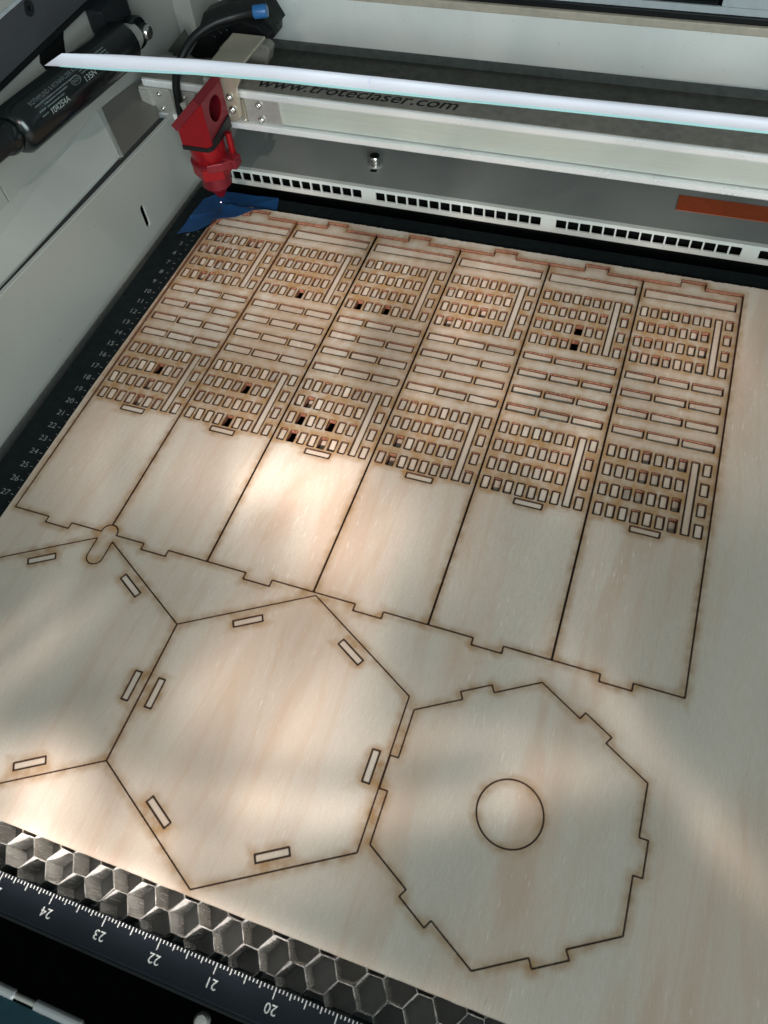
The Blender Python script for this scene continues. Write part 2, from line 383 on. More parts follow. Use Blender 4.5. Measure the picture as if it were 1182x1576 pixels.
# ------------------------------------------------------------------ cutting layout (mm on the sheet, y away from the operator)
KERF = 0.22; TH = 3.0
def rect(x0, y0, x1, y1): return [(x0, y0), (x1, y0), (x1, y1), (x0, y1)]
def panel_cuts():
    c = [('long', 0, 0, rect(2.5, -14.5, 57.0, -6.6))]
    for b, top in ((0, -23.2), (1, -134.5)):
        for r in range(4):
            y1 = top - 13.1 * r
            for k in range(7): c.append(('window', b, r * 7 + k, rect(2.5 + 6.25 * k, y1 - 8.2, 6.7 + 6.25 * k, y1)))
            c.append(('side', b, r, rect(52.6, y1 - 8.2, 56.8, y1)))
        c.append(('tall', b, 0, rect(46.4, top - 47.4, 50.6, top)))
    for r in range(4):
        for k in range(3):
            x = 2.3 + 18.75 * k; y1 = -78.7 - 13.95 * r; c.append(('wide', r, k, rect(x, y1 - 5.7, x + 17.0, y1)))
    c.append(('foot', 0, 0, rect(22.0, -187.4, 37.1, -183.6)))
    return c
CUTS = panel_cuts()
PL = -267.0
def arc(cx, cy, r, a0, a1, n=10): return [(cx + r * math.cos(math.radians(a0 + (a1 - a0) * i / n)), cy + r * math.sin(math.radians(a0 + (a1 - a0) * i / n))) for i in range(n + 1)]
OBX, OBR = 60.7, 4.5
def panel_outline(i):
    x = 60.0 * i
    p = [(x, 0), (x, PL)]
    if i == 1: p = [(x, 0)] + arc(OBX, -266.2, OBR, 98.9, -10.2)
    p += [(x + 22.3, PL), (x + 22.3, PL - 3.7), (x + 37.4, PL - 3.7), (x + 37.4, PL)]
    if i == 0: p += arc(OBX, -266.2, OBR, 190.2, 98.9)
    else: p += [(x + 60, PL)]
    p += [(x + 60, 0), (x + 37.6, 0), (x + 37.6, 4.8), (x + 22.4, 4.8), (x + 22.4, 0)]
    return p
def hexv(cx, cy, R): return [(cx + R * math.cos(math.radians(90 + 60 * k)), cy + R * math.sin(math.radians(90 + 60 * k))) for k in range(6)]
HB = (181.9, -338.2, 70.0); HL = (181.9 - 121.24, -338.2, 70.0); HS = (298.3, -338.5, 60.0)
def slot_rects(h, skip=()):
    o = []
    for k in range(6):
        if k in skip: continue
        a = math.radians(60 * k); ex = np.array((math.cos(a), math.sin(a))); ey = np.array((-ex[1], ex[0])); c = np.array(h[:2])
        o.append((k, [tuple(c + ex * r + ey * s) for r, s in ((52.4, -7.5), (56.2, -7.5), (56.2, 7.5), (52.4, 7.5))]))
    return o
big_out = hexv(*HB)
v = hexv(*HL); dy = OBR * math.tan(math.radians(30))
left_out = v[1:] + [(OBX + OBR, v[0][1] - dy)] + arc(OBX, -281.4, OBR, 0, -180, 14) + [(OBX - OBR, v[0][1] - dy)]
def tabbed(h):
    V = hexv(*h); o = []
    for k in range(6):
        a = np.array(V[k]); b = np.array(V[(k + 1) % 6]); d = (b - a) / np.linalg.norm(b - a); nrm = np.array((d[1], -d[0])); mid = (a + b) / 2
        o += [tuple(a), tuple(mid - d * 7.5), tuple(mid - d * 7.5 + nrm * 3.75), tuple(mid + d * 7.5 + nrm * 3.75), tuple(mid + d * 7.5)]
    return o
small_out = tabbed(HS)
disc_out = [(HS[0] + 14.1 * math.cos(2 * math.pi * k / 72), HS[1] + 14.1 * math.sin(2 * math.pi * k / 72)) for k in range(72)]
big_slots = slot_rects(HB); left_slots = slot_rects(HL)
def ragged(a, b, n, amp):
    a = np.array(a, float); b = np.array(b, float); d = (b - a) / np.linalg.norm(b - a); nr = np.array((d[1], -d[0]))
    return [tuple(a + (b - a) * k / n + nr * (rng.normal() * amp if 0 < k < n else 0)) for k in range(n)]
sheet_out = (ragged((5.0, -6.0), (-0.9, -22), 5, .15) + ragged((-0.9, -22), (-1.7, -80), 20, .05) + ragged((-1.7, -80), (-3.9, -180), 20, .05) + ragged((-3.9, -180), (-4.1, -410.5), 30, .05)
             + ragged((-4.1, -410.5), (470, -410.3), 90, .07) + [(470, -410.3)] + ragged((470, 8.0), (20, 6.9), 320, .16) + ragged((20, 6.9), (5.0, -6.0), 6, .2))
pieces = [panel_outline(i) for i in range(6)] + [left_out, big_out, small_out]
allcuts = [p for p in pieces] + [[(x + 60 * i, y) for x, y in c[3]] for i in range(6) for c in CUTS] + [s for _, s in big_slots + left_slots] + [disc_out]

# soot field: cut lines blurred over the sheet
G = 0.5; GX0, GY0 = -12.0, -418.0; NX, NY = 900, 868
fld = np.zeros((NY, NX)); cor = np.zeros((NY, NX))
def splat(f, P, w):
    i = np.clip(((P[:, 1] - GY0) / G).astype(int), 0, NY - 1); j = np.clip(((P[:, 0] - GX0) / G).astype(int), 0, NX - 1); np.add.at(f, (i, j), w)
for poly in allcuts:
    A = np.array(poly); B = np.roll(A, -1, 0)
    for a, b in zip(A, B):
        n = max(2, int(np.linalg.norm(b - a) / 0.25)); t = (np.arange(n) + .5) / n; splat(fld, a + (b - a) * t[:, None], np.linalg.norm(b - a) / n)
    if len(poly) < 60: splat(cor, A, 1.0)
fld = np.minimum(fld, 0.6); cor = np.minimum(cor, 1.0)
def blur(f, s):
    ky = np.fft.fftfreq(NY, G)[:, None]; kx = np.fft.rfftfreq(NX, G)[None]
    return np.fft.irfft2(np.fft.rfft2(f) * np.exp(-2 * math.pi ** 2 * s * s * (kx * kx + ky * ky)), s=f.shape) / (G * G)
soot_f = 16.0 * np.maximum(blur(fld, 2.4), 0) ** 1.6 + 0.46 * blur(fld, 0.8) 
scorch_f = 1 - np.exp(-8.0 * np.maximum(blur(cor, 1.7), 0))
soot_f = np.maximum(soot_f - 0.03, 0); soot_f = 0.85 * (1 - np.exp(-1.25 * soot_f))
def field(f, P):
    i = np.clip((P[:, 1] - GY0) / G, 0, NY - 2); j = np.clip((P[:, 0] - GX0) / G, 0, NX - 2)
    i0 = i.astype(int); j0 = j.astype(int); a = i - i0; b = j - j0
    return f[i0, j0] * (1 - a) * (1 - b) + f[i0 + 1, j0] * a * (1 - b) + f[i0, j0 + 1] * (1 - a) * b + f[i0 + 1, j0 + 1] * a * b

def area2(p): p = np.array(p); q = np.roll(p, -1, 0); return float(np.sum(p[:, 0] * q[:, 1] - q[:, 0] * p[:, 1]))
def ccw(p): return list(p) if area2(p) > 0 else list(p)[::-1]
def inset(p, k):
    """shrink a polygon by k (mitred)"""
    P = np.array(ccw(p), float); n = len(P); o = []
    for i in range(n):
        a, b, c = P[i - 1], P[i], P[(i + 1) % n]
        d1 = (b - a) / (np.linalg.norm(b - a) + 1e-12); d2 = (c - b) / (np.linalg.norm(c - b) + 1e-12)
        n1 = np.array((-d1[1], d1[0])); n2 = np.array((-d2[1], d2[0])); s = n1 + n2; q = s @ n1
        o.append(tuple(b + s * (k / max(q, 0.3))))
    return o
def inside(poly, P):
    A = np.array(poly); r = np.zeros(len(P), bool); x, y = P[:, 0], P[:, 1]
    lo = A.min(0); hi = A.max(0); s = (x >= lo[0]) & (x <= hi[0]) & (y >= lo[1]) & (y <= hi[1]); idx = np.nonzero(s)[0]
    if not len(idx): return r
    x = x[idx]; y = y[idx]; c = np.zeros(len(idx), bool)
    for (x0, y0), (x1, y1) in zip(A, np.roll(A, -1, 0)):
        if y0 == y1: continue
        h = ((y0 > y) != (y1 > y)) & (x < (x1 - x0) * (y - y0) / (y1 - y0) + x0); c ^= h
    r[idx] = c; return r
def slab(name, outer, holes, top, bottom, mat, edge, char_edges=True, rings=(0.3, 0.55, 1.1, 2.2, 4.0), grid=9.0, fall=0.5, outer_char=True, step=2.2, shift=(0, 0), mapf=None, rough_outer=None):
    """flat piece with holes: triangulated top with soot and char attributes, walls and underside"""
    loops = [ccw(outer)] + [ccw(h)[::-1] for h in holes]
    V = []; E = []; isb = []; loopidx = []
    for li, lp in enumerate(loops):
        st = len(V); A = np.array(lp)
        for a, b in zip(A, np.roll(A, -1, 0)):
            n = max(1, int(math.ceil(np.linalg.norm(b - a) / step)))
            for k in range(n): V.append(tuple(a + (b - a) * k / n)); isb.append(li)
        ids = list(range(st, len(V))); loopidx.append(ids)
        E += [(ids[k], ids[(k + 1) % len(ids)]) for k in range(len(ids))]
    nb = len(V); extra = []
    segA = np.array([V[a] for a, b in E]); segB = np.array([V[b] for a, b in E]); d = segB - segA; ln = np.linalg.norm(d, axis=1); nr = np.c_[-d[:, 1], d[:, 0]] / ln[:, None]
    mid = (segA + segB) / 2
    for r in rings:
        extra.append(mid + nr * r)
        if r <= 1.2: extra.append(segA + d * 0.08 + nr * r); extra.append(segA + d * 0.92 + nr * r)
    lo = np.array(outer).min(0); hi = np.array(outer).max(0)
    gx, gy = np.meshgrid(np.arange(lo[0], hi[0], grid), np.arange(lo[1], hi[1], grid)); gp = np.c_[gx.ravel(), gy.ravel()] + rng.normal(size=(gx.size, 2)) * 0.2 * grid
    extra.append(gp); Q = np.concatenate(extra)
    ok = inside(outer, Q)
    for h in holes: ok &= ~inside(h, Q)
    Q = Q[ok]
    # drop points too close to an edge
    bp_ = np.concatenate([segA + d * t for t in (0, .25, .5, .75)])
    keep = np.ones(len(Q), bool); cell = {}
    for p in bp_: cell.setdefault((int(p[0] // 1), int(p[1] // 1)), []).append(p)
    for i, p in enumerate(Q):
        cx, cy = int(p[0] // 1), int(p[1] // 1)
        for ax in (-1, 0, 1):
            for ay in (-1, 0, 1):
                for b in cell.get((cx + ax, cy + ay), ()):
                    if abs(b[0] - p[0]) + abs(b[1] - p[1]) < 0.2: keep[i] = False
    Q = Q[keep]
    pts = [Vector(p) for p in V] + [Vector(p) for p in Q]
    vo, eo, fo, ov, oe, of = delaunay_2d_cdt(pts, E, [], 0, 1e-5)
    P = np.array([tuple(p) for p in vo]); T = np.array([f for f in fo if len(f) == 3])
    cen = P[T].mean(1); ok = inside(outer, cen)
    for h in holes: ok &= ~inside(h, cen)
    T = T[ok]
    # distance to edges -> char
    orig = np.full(len(P), -1)
    for i, o in enumerate(ov):
        for q in o:
            if q < nb: orig[i] = isb[q]
    char = np.zeros(len(P)); onb = orig >= 0
    nbr_d = np.full(len(P), 9.0); nbr_d[onb] = 0
    need = np.nonzero(~onb)[0]
    for i in need:
        p = P[i]; cx, cy = int(p[0] // 1), int(p[1] // 1); best = 9.0
        for ax in (-1, 0, 1):
            for ay in (-1, 0, 1):
                for b in cell.get((cx + ax, cy + ay), ()):
                    q = (b[0] - p[0]) ** 2 + (b[1] - p[1]) ** 2
                    if q < best: best = q
        nbr_d[i] = math.sqrt(best)
    char = np.clip(1 - nbr_d / fall, 0, 1)
    if not outer_char:
        char[(orig == 0)] = 0.0
    soot = field(soot_f, P + np.array(shift)); scor = field(scorch_f, P + np.array(shift))
    n = len(P); VV = [(p[0], p[1], top) for p in P]; FF = [tuple(t) if area2(P[list(t)]) > 0 else tuple(t)[::-1] for t in T]; MI = [0] * len(FF)
    # walls
    base = len(VV); wch = []
    for ids in loopidx:
        k0 = len(VV)
        for q in ids: VV.append((*V[q], top))
        for q in ids: VV.append((*V[q], bottom))
        m_ = len(ids)
        for k in range(m_):
            a, b = k0 + k, k0 + (k + 1) % m_; FF.append((a + m_, b + m_, b, a)); MI.append(1)
    # underside
    k0 = len(VV); VV += [(p[0], p[1], bottom) for p in P]; FF += [tuple(k0 + i for i in f[::-1]) for f in FF[:len(T)]]; MI += [0] * len(T)
    me = bpy.data.meshes.new(name)
    me.from_pydata([tuple(c * MM for c in (mapf(p) if mapf else p)) for p in VV], [], FF)
    me.materials.append(mat); me.materials.append(edge); me.polygons.foreach_set('material_index', MI)
    for nm, arr in (('soot', soot), ('char', char), ('scorch', scor)):
        a_ = me.attributes.new(nm, 'FLOAT', 'POINT'); full = np.zeros(len(VV)); full[:n] = arr; full[k0:k0 + n] = arr; a_.data.foreach_set('value', full.astype(np.float32))
    me.update(); return me

# ------------------------------------------------------------------ laser cutter housing
H = thing('laser_cutter_housing', 'light grey sheet metal inside of a laser cutter around the bed', 'machine')
# machine floor well below the bed
box('floor_pan', (-140, -640, -75), (640, 260, -70), VOID, H)
# left side wall with an upright slot
WX = -40.0
wall_top = lambda y: 48.9 - (y - 0) * 0.0585
wo_ = [(-330, -6.5), (44, -10.5), (44, wall_top(44)), (-330, wall_top(-330))]
slot = [(-34.0 + 2.5 * math.cos(a), 18.0 + 2.5 * math.sin(a)) for a in np.linspace(0, math.pi, 7)] + [(-34.0 + 2.5 * math.cos(a), 5.6 + 2.5 * math.sin(a)) for a in np.linspace(math.pi, 2 * math.pi, 7)]
me = slab('side_wall', wo_, [slot], 0, -1.6, PAINT_IN, PAINT_IN, rings=(), grid=60, mapf=lambda p: (WX + p[2], p[0], p[1]))
link('side_wall', me, None, H)
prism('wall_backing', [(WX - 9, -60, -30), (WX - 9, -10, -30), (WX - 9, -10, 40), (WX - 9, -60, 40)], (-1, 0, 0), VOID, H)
prism('wall_hem', [(WX + 0.25, -330, wall_top(-330)), (WX + 0.25, 44, wall_top(44)), (WX - 2.2, 44, wall_top(44)), (WX - 2.2, -330, wall_top(-330))], (0, 0, 0.9), PAINT, H)
prism('wall_skirt', [(WX + 0.6, -330, -70), (WX + 0.6, 44, -70), (WX + 0.6, 44, -10.3), (WX + 0.6, -330, -6.2)], (-2.5, 0, 0), DARKG, H)
# ledge behind the wall, then the side panels above it
def L3(y, x): return np.array((x, y, 0))
ledge_in = lambda y: 56.0 - (y + 5) * 0.03
ledge_out = lambda y: 54.0 - (y) * 0.05
prism('ledge', [(-47.5, -330, ledge_in(-330) - 1.5), tuple(at(184, 238, x=-47.5)), tuple(at(150, 168, x=-76.5)), (-76.5, -330, ledge_out(-330))], (0, 0, -1.6), PAINT, H)
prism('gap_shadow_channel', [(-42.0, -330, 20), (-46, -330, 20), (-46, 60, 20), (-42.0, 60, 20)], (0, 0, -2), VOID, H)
bl = at(186, 243, x=-44); tl = at(152, 168, x=-76.4); tr = at(222, 118, x=-72); br = at(246, 180, x=-44)
pl = prism('guide_plate', [bl, br, tr, tl], (-1.2, -0.3, -1.6), BRACKET, H)
prism('plate_flange', [at(183, 240, x=-43.6), at(190, 240, x=-43.6), at(156, 166, x=-75.8), at(149, 170, x=-75.8)], (-0.8, 0, -1.0), PAINT, H)
SX = -76.0
for nm, y0, y1, zt in (('side_panel', -330, -104.2, 150), ('side_panel', -103.2, 158, 150)):
    zb0, zb1 = ledge_out(y0) + 0.2, ledge_out(y1) + 0.2
    prism(nm, [(SX, y0, zb0), (SX, y1 - 5, zb1 + (0.4 if y1 < 0 else 0)), (SX, y1, zb1 + 6), (SX, y1, zt), (SX, y0, zt)], (-1.6, 0, 0), PAINT_WARM, H, 0.25)
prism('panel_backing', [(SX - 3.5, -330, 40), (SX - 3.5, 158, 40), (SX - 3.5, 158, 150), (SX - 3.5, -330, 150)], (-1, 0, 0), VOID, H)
hs = [at(62, 97, x=SX + .3), at(75, 112, x=SX + .3), at(101, 84, x=SX + .3), at(98, 58, x=SX + .3), at(98, 30, x=SX + .3), at(60, 70, x=SX + .3)]
prism('hinge_cutout', hs, (-.6, 0, 0), VOID, H)

# rear: vent grille, plate, wall
GY = 50.0
holes = []
for g0, n in ((-31.6, 15), (101.4, 15), (234.0, 15), (366.8, 9)):
    for k in range(n):
        x = g0 + 8.2 * k; holes.append([(x + .3, -10.8), (x + 6.6, -10.8), (x + 7.0, -10.4), (x + 7.0, -4.2), (x + 6.6, -3.8), (x + .3, -3.8), (x - .1, -4.2), (x - .1, -10.4)])
me = slab('vent_grille', [(-38.3, -14.4), (445, -14.4), (445, -1.9), (-38.3, -1.9)], holes, 0, -1.4, GRILLE, GRILLE, rings=(), grid=30, mapf=lambda p: (p[0], GY - 1.4 - p[2], p[1]))
vg = link('vent_grille', me, None, H)
prism('vent_lip', [(-38.3, GY - 2.0, -1.8), (445, GY - 2.0, -1.8), (445, GY + 1.5, -1.8), (-38.3, GY + 1.5, -1.8)], (0, 0, 1.1), GRILLE, vg)
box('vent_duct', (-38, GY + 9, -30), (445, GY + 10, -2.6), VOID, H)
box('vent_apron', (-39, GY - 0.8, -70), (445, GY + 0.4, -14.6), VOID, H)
box('end_cap', (-39.6, GY - 3.4, -13.6), (-31.9, GY - 1.6, -0.4), GRILLE, H, 0.4)
pt = box('rear_plate', (-39.8, GY + 1.6, -2.4), (445, 118, -0.7), PLATE, H)
sc_ = at(578, 254, z=-0.7)
lathe('washer', (sc_[0], sc_[1], -0.7), (0, 0, 1), [(0, 5.4), (0.9, 5.4)], STEEL, pt, 28)
s0 = lathe('socket_screw', (sc_[0], sc_[1], 0.2), (0, 0, 1), [(0, 4.1), (6.2, 4.1), (6.8, 3.6), (6.8, 2.2), (4.2, 2.1)], SCREW, H, 28)
lathe('hex_socket', (sc_[0], sc_[1], 0.2 + 6.82), (0, 0, 1), [(0, 2.2), (0.02, 2.2)], RUBBER, s0, 6, False)
bm = bmesh.new()
sl_ = [at(574, 257, z=-0.64), at(583, 258, z=-0.64), at(579, 265, z=-0.64), at(569, 264, z=-0.64)]
prism('screw_shadow', sl_, (0, 0, 0.02), VOID, pt)  # dark patch painted as the screw's shadow on the plate
st = prism('sticker', [(309.2, 73.3, -0.68), (440, 73.8, -0.68), (440, 89.4, -0.68), (309.6, 89.4, -0.68)], (0, 0, 0.35), STICK, H)
RY = 160.0
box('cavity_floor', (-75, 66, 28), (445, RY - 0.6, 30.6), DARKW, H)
box('lower_rear_shade', (-75, RY - 0.5, 30.7), (445, RY + 2, 38.0), DARKG, H)  # foot of the rear wall, its shadow put into the colour
box('rear_wall', (-75.5, RY - 1.2, 38.0), (445, RY + 1.2, 71.0), PAINT_REAR, H, 0.5)
box('cream_trim', (-75.5, RY - 2.4, 71.2), (445, RY + 1.2, 76.6), CREAM, H, 0.8)
box('seal', (-75.5, RY + 0.3, 76.8), (445, RY + 6, 80.6), RUBBER, H, 0.6)
box('top_sheet', (-75.5, RY + 2, 80.8), (445, RY + 4, 85.0), PALE, H, 0.3)
box('top_sheet', (305, RY + 2, 85.2), (445, RY + 4, 92.5), PALE, H, 0.3)
box('rear_housing', (-75.5, RY + 8, 60), (445, RY + 12, 130), RUBBER, H)
box('rear_roller', (120, RY + 3.0, 85.3), (303, RY + 7.9, 93), STRUT, H, 1.6)
# rear left corner
box('corner_post', (-75.8, 118, 30), (-60, RY - 1.3, 130), PAINT_WARM, H, 1.0)

# lid arm at the top left
LA = thing('lid_arm', 'charcoal textured lid arm with countersunk screw above the gas spring', 'lid arm', (-80, -60, 120))
def child_world(o, p): o.parent = p; o.matrix_parent_inverse = Matrix.Translation(-Vector(p.location))
for o in (prism('arm_plate', [(-74.5, -330, 119.7), (-74.5, 130, 119.7), (-74.5, 130, 143.6), (-74.5, -330, 143.6)], (-6, 0, 0), LID, None, 0.4),
          prism('arm_underside', [(-73.9, -330, 116.6), (-73.9, 130, 116.6), (-73.9, 130, 119.5), (-73.9, -330, 119.5)], (-8, 0, 0), RUBBER),
          prism('edge_strip', [(-74.3, -330, 143.8), (-74.3, 130, 143.8), (-74.3, 130, 145.6), (-74.3, -330, 145.6)], (-5, 0, 0), PALE, None, 0.3),
          prism('hinge_housing', [(-78, -330, 145.8), (-78, 130, 145.8), (-78, 130, 200), (-78, -330, 200)], (-5, 0, 0), RUBBER)):
    child_world(o, LA)
sp_ = at(43, 9, x=-74.4)
s1 = lathe('countersunk_screw', (-74.45, sp_[1], sp_[2] - 1.2), (1, 0, 0), [(0, 4.3), (0.25, 4.2), (0.26, 1.7), (0.1, 1.6)], BLACK, None, 32); child_world(s1, LA)
s1 = lathe('hex_socket', (-74.15, sp_[1], sp_[2] - 1.2), (1, 0, 0), [(0, 1.5), (0.06, 1.5)], VOID, None, 6, False); child_world(s1, LA)

# gas spring
GS0 = np.array((-58.0, -93.5, 106.0)); GS1 = np.array((-58.0, 28.0, 95.5))
gd = (GS1 - GS0) / np.linalg.norm(GS1 - GS0); GL = float(np.linalg.norm(GS1 - GS0)); GR = 13.6
GS = thing('gas_spring', 'black gas spring with grey printed text on the left side panel', 'gas spring', GS0)
parts = [lathe('cylinder', GS0, gd, [(0, 8), (1.5, 11.5), (5, GR), (GL - 3, GR), (GL - 1, GR - 0.7), (GL, GR - 3)], STRUT, None, 64),
         lathe('end_neck', GS0 - gd * 8, gd, [(0, 8.6), (2, 9.4), (6.5, 9.4), (8.2, 8)], STRUT, None, 40),
         lathe('threaded_end', GS0 - gd * 70, gd, [(0, 7.2), (60, 7.2), (62.5, 8.6)], RUBBER, None, 32),
         lathe('rod_fitting', GS1 - gd * 0.5, gd, [(0, 8.2), (3, 8.6), (9, 8.6), (10, 7.4), (13, 7.4)], STEEL, None, 40),
         lathe('eyelet', GS1 + gd * 17 + np.array((-6, 0, 0)), (1, 0, 0), [(0, 9), (1, 9.8), (7.5, 9.8), (8.5, 9)], STRUT, None, 40)]
bo = lathe('pivot_bolt', GS1 + gd * 18.5 + np.array((2.6, 0, 0)), (1, 0, 0), [(0, 5.4), (3.2, 5.4), (4.0, 4.8)], RUBBER, None, 32); parts.append(bo)
cp_ = lathe('bolt_cap', GS1 + gd * 18.5 + np.array((6.7, 0, 0)), (1, 0, 0), [(0, 4.6), (1.2, 4.5), (2.2, 3.8), (2.4, 2.4)], SCREW, None, 32); parts.append(cp_)
ea = box('mount_arm', (-75, GS1[1] - 6, 101), (-62, GS1[1] + 24, 117), BLACK, None, 2.0); parts.append(ea)
for o in parts: child_world(o, GS)
cylp = parts[0]
# printing wrapped on the cylinder: s along the axis, t around it (mm), t=0 faces the camera
mid_ = (GS0 + GS1) / 2; tocam = CAM - mid_; tocam -= gd * (tocam @ gd); tocam /= np.linalg.norm(tocam); side = np.cross(tocam, gd)
if side[2] < 0: side = -side                   # points upward round the barrel
def wrap_print(name, s, size, s0, t0, mat, width=None, geo=None):
    v, f = geo if geo else text_geo(s, size, width=width)
    if not len(v): return
    Pn = []
    for p in v:
        ss = s0 + p[0]; tt = (t0 + p[1]) / (GR + .05); Pn.append(GS0 + gd * ss + (tocam * math.cos(tt) + side * math.sin(tt)) * (GR + 0.24))
    o = mesh(name, Pn, f, mat); child_world(o, GS); return o
def micro(w, h, n, seed):
    r = random.Random(seed); v = []; f = []; x = 0
    while x < w:
        l = r.uniform(0.5, 2.0); l = min(l, w - x)
        k = len(v); v += [(x, 0, 0), (x + l, 0, 0), (x + l, h, 0), (x, h, 0)]; f.append((k, k + 1, k + 2, k + 3)); x += l + r.uniform(.25, .5)
    return np.array(v), f
S0 = 13.0
wrap_print('printing', 'ROTHMUND & KONHÄUSER KG', 3.6, S0, 4.2, PRINT, width=47)
for i, (w, t0, s_) in enumerate(((42, 2.2, S0 + 1.5), (23, 0.6, S0 + 8.5), (17, -1.2, S0 + 9.0), (13, -3.0, S0 + 9.5), (6, -1.0, S0 + 1.5), (6, -3.4, S0 + 1.5))):
    wrap_print('microprint', '', 1, s_, t0, PRINT, geo=micro(w, 0.75, 0, 11 + i))
wrap_print('printing', '104254A', 4.4, S0 + 9, -5.4, PRINT2, width=17.5)
ell = []; ef = []
for k in range(40):
    a = 2 * math.pi * k / 40
    for rr in (1.0, 0.9): ell.append((4.6 * rr * math.cos(a), 2.3 * rr * math.sin(a), 0))
for k in range(40): ef.append((2 * k, 2 * k + 1, (2 * k + 3) % 80, (2 * k + 2) % 80))
wrap_print('emblem_ring', '', 1, S0 + 40, 0.6, PRINT, geo=(np.array(ell), ef))
wrap_print('emblem', 'RKN', 3.0, S0 + 36.8, -0.5, PRINT, width=6.4)
wrap_print('printing', '135N', 4.6, S0 + 46, -3.6, PRINT2, width=11.0)
for i, t0 in enumerate((2.6, 1.0)): wrap_print('microprint', '', 1, S0 + 47, t0, PRINT, geo=micro(9, 0.8, 0, 31 + i))
for i, t0 in enumerate((4.6, 2.8, 1.0)): wrap_print('microprint', '', 1, S0 + 62, t0, PRINT, geo=micro(15, 0.9, 0, 41 + i))
wrap_print('printing', '049', 4.4, S0 + 66, -2.4, PRINT2, width=8.6)

# ------------------------------------------------------------------ cutting table
T = thing('cutting_table', 'black framed honeycomb cutting table with printed rulers under the plywood', 'cutting table', (200, -200, -25))
def tchild(o, p=T): child_world(o, p); return o
lf = tchild(box('ruler_frame', (-30, -430, -14), (2, 24, -3.25), FRAMEL, None, 0.5))
tchild(box('rear_frame', (2.1, 8.5, -14), (480, 24, -3.3), FRAMEL, None, 0.5))
ff = tchild(box('ruler_frame', (-30, -441.2, -16), (480, -427.7, -1.0), RULER, None, 0.6))
tchild(box('frame_rim', (-30, -442.6, -16), (480, -441.3, -1.6), BLACK, None, 0.3))
tchild(box('core_floor', (-28, -427.6, -26), (478, -404, -20.6), TRAY)); tchild(box('core_floor', (-28, -403.9, -42), (478, 8.3, -38), VOID))  # rear part blackened to stand for shade beneath the sheet
for k in range(3, 28):
    y = 11.3 - 10 * k
    o = text('ruler_number', str(k), 5.4, (-14.2, y + 0.2, -3.2), (1, 0, 0), (0, 1, 0), MARKL, None, align='CENTER'); o.parent = lf
    o = box('ruler_tick', (-10.2, y - .2, -3.26), (-8.4, y + .2, -3.21), MARKL); o.parent = lf
    o = box('ruler_tick', (-8.4, y - 5.2, -3.26), (-7.2, y - 4.9, -3.21), MARKL); o.parent = lf
for i in range(-16 * 6, 16 * 14):
    x = 127.7 + 25.4 * (i / 16.0); ln = 4.2 if i % 16 == 0 else 3.1 if i % 8 == 0 else 2.3 if i % 4 == 0 else 1.4
    if x < -20 or x > 470: continue
    o = box('ruler_tick', (x - .17, -427.75 - ln, -1.02), (x + .17, -427.9, -0.96), MARK); o.parent = ff
for k in range(11, 30):
    x = 127.7 + 25.4 * (24 - k)
    o = text('ruler_number', str(k), 5.2, (x + 0.6, -434.9, -0.95), (-1, 0, 0), (0, -1, 0), MARK, None, align='CENTER'); o.parent = ff
# honeycomb cells: open foil tubes
def cell_mesh(j, seed):
    r = random.Random(seed); hx, qx, hy = 6.95, 3.05, 6.45
    pts = [(hx, 0), (qx, hy), (-qx, hy), (-hx, 0), (-qx, -hy), (qx, -hy)]
    bm = bmesh.new(); th = 0.07; lv = 5
    ring = []
    for i in range(6):
        a = np.array(pts[i]); b = np.array(pts[(i + 1) % 6])
        for k in range(3): ring.append(a + (b - a) * k / 3)
    ring = np.array(ring); n = len(ring); V = []; F = []
    for s in (1.0, 1 - th / 6.5):
        for l in range(lv):
            z = -3.15 - 17 * l / (lv - 1)
            for k in range(n):
                w = r.gauss(0, 0.10) if k % 3 else r.gauss(0, 0.04); q = ring[k] * (s + w / 6.5 * (1 if 0 < l else .6)); V.append((q[0], q[1], z))
    for si in range(2):
        for l in range(lv - 1):
            for k in range(n):
                a = si * lv * n + l * n + k; b = si * lv * n + l * n + (k + 1) % n; F.append((a, b, b + n, a + n) if si == 0 else (b, a, a + n, b + n))
    for k in range(n): F.append((k, (k + 1) % n, lv * n + (k + 1) % n, lv * n + k))
    me = bpy.data.meshes.new('honeycomb_cell'); me.from_pydata([tuple(c * MM for c in p) for p in V], [], F); me.materials.append(HONEY); me.update(); return me
cms = [cell_mesh(0, 50 + q) for q in range(8)]
for c in range(-10, 40):
    for r in range(-1, 3):
        x = 183.4 + 10.05 * (c - 11); y = -418.3 + 12.9 * r + (6.45 if (c - 11) % 2 else 0.0)
        if y < -425.5 or x < -20 or x > 470: continue
        o = link('honeycomb_cell', cms[(c * 5 + r * 3) % 8], None, T)
        o.location = Vector((x + random.gauss(0, .12), y + random.gauss(0, .12), random.gauss(0, .1))) * MM - T.location + Vector((0, 0, 0))
        o.rotation_euler = (random.gauss(0, .03), random.gauss(0, .03), random.gauss(0, .03))

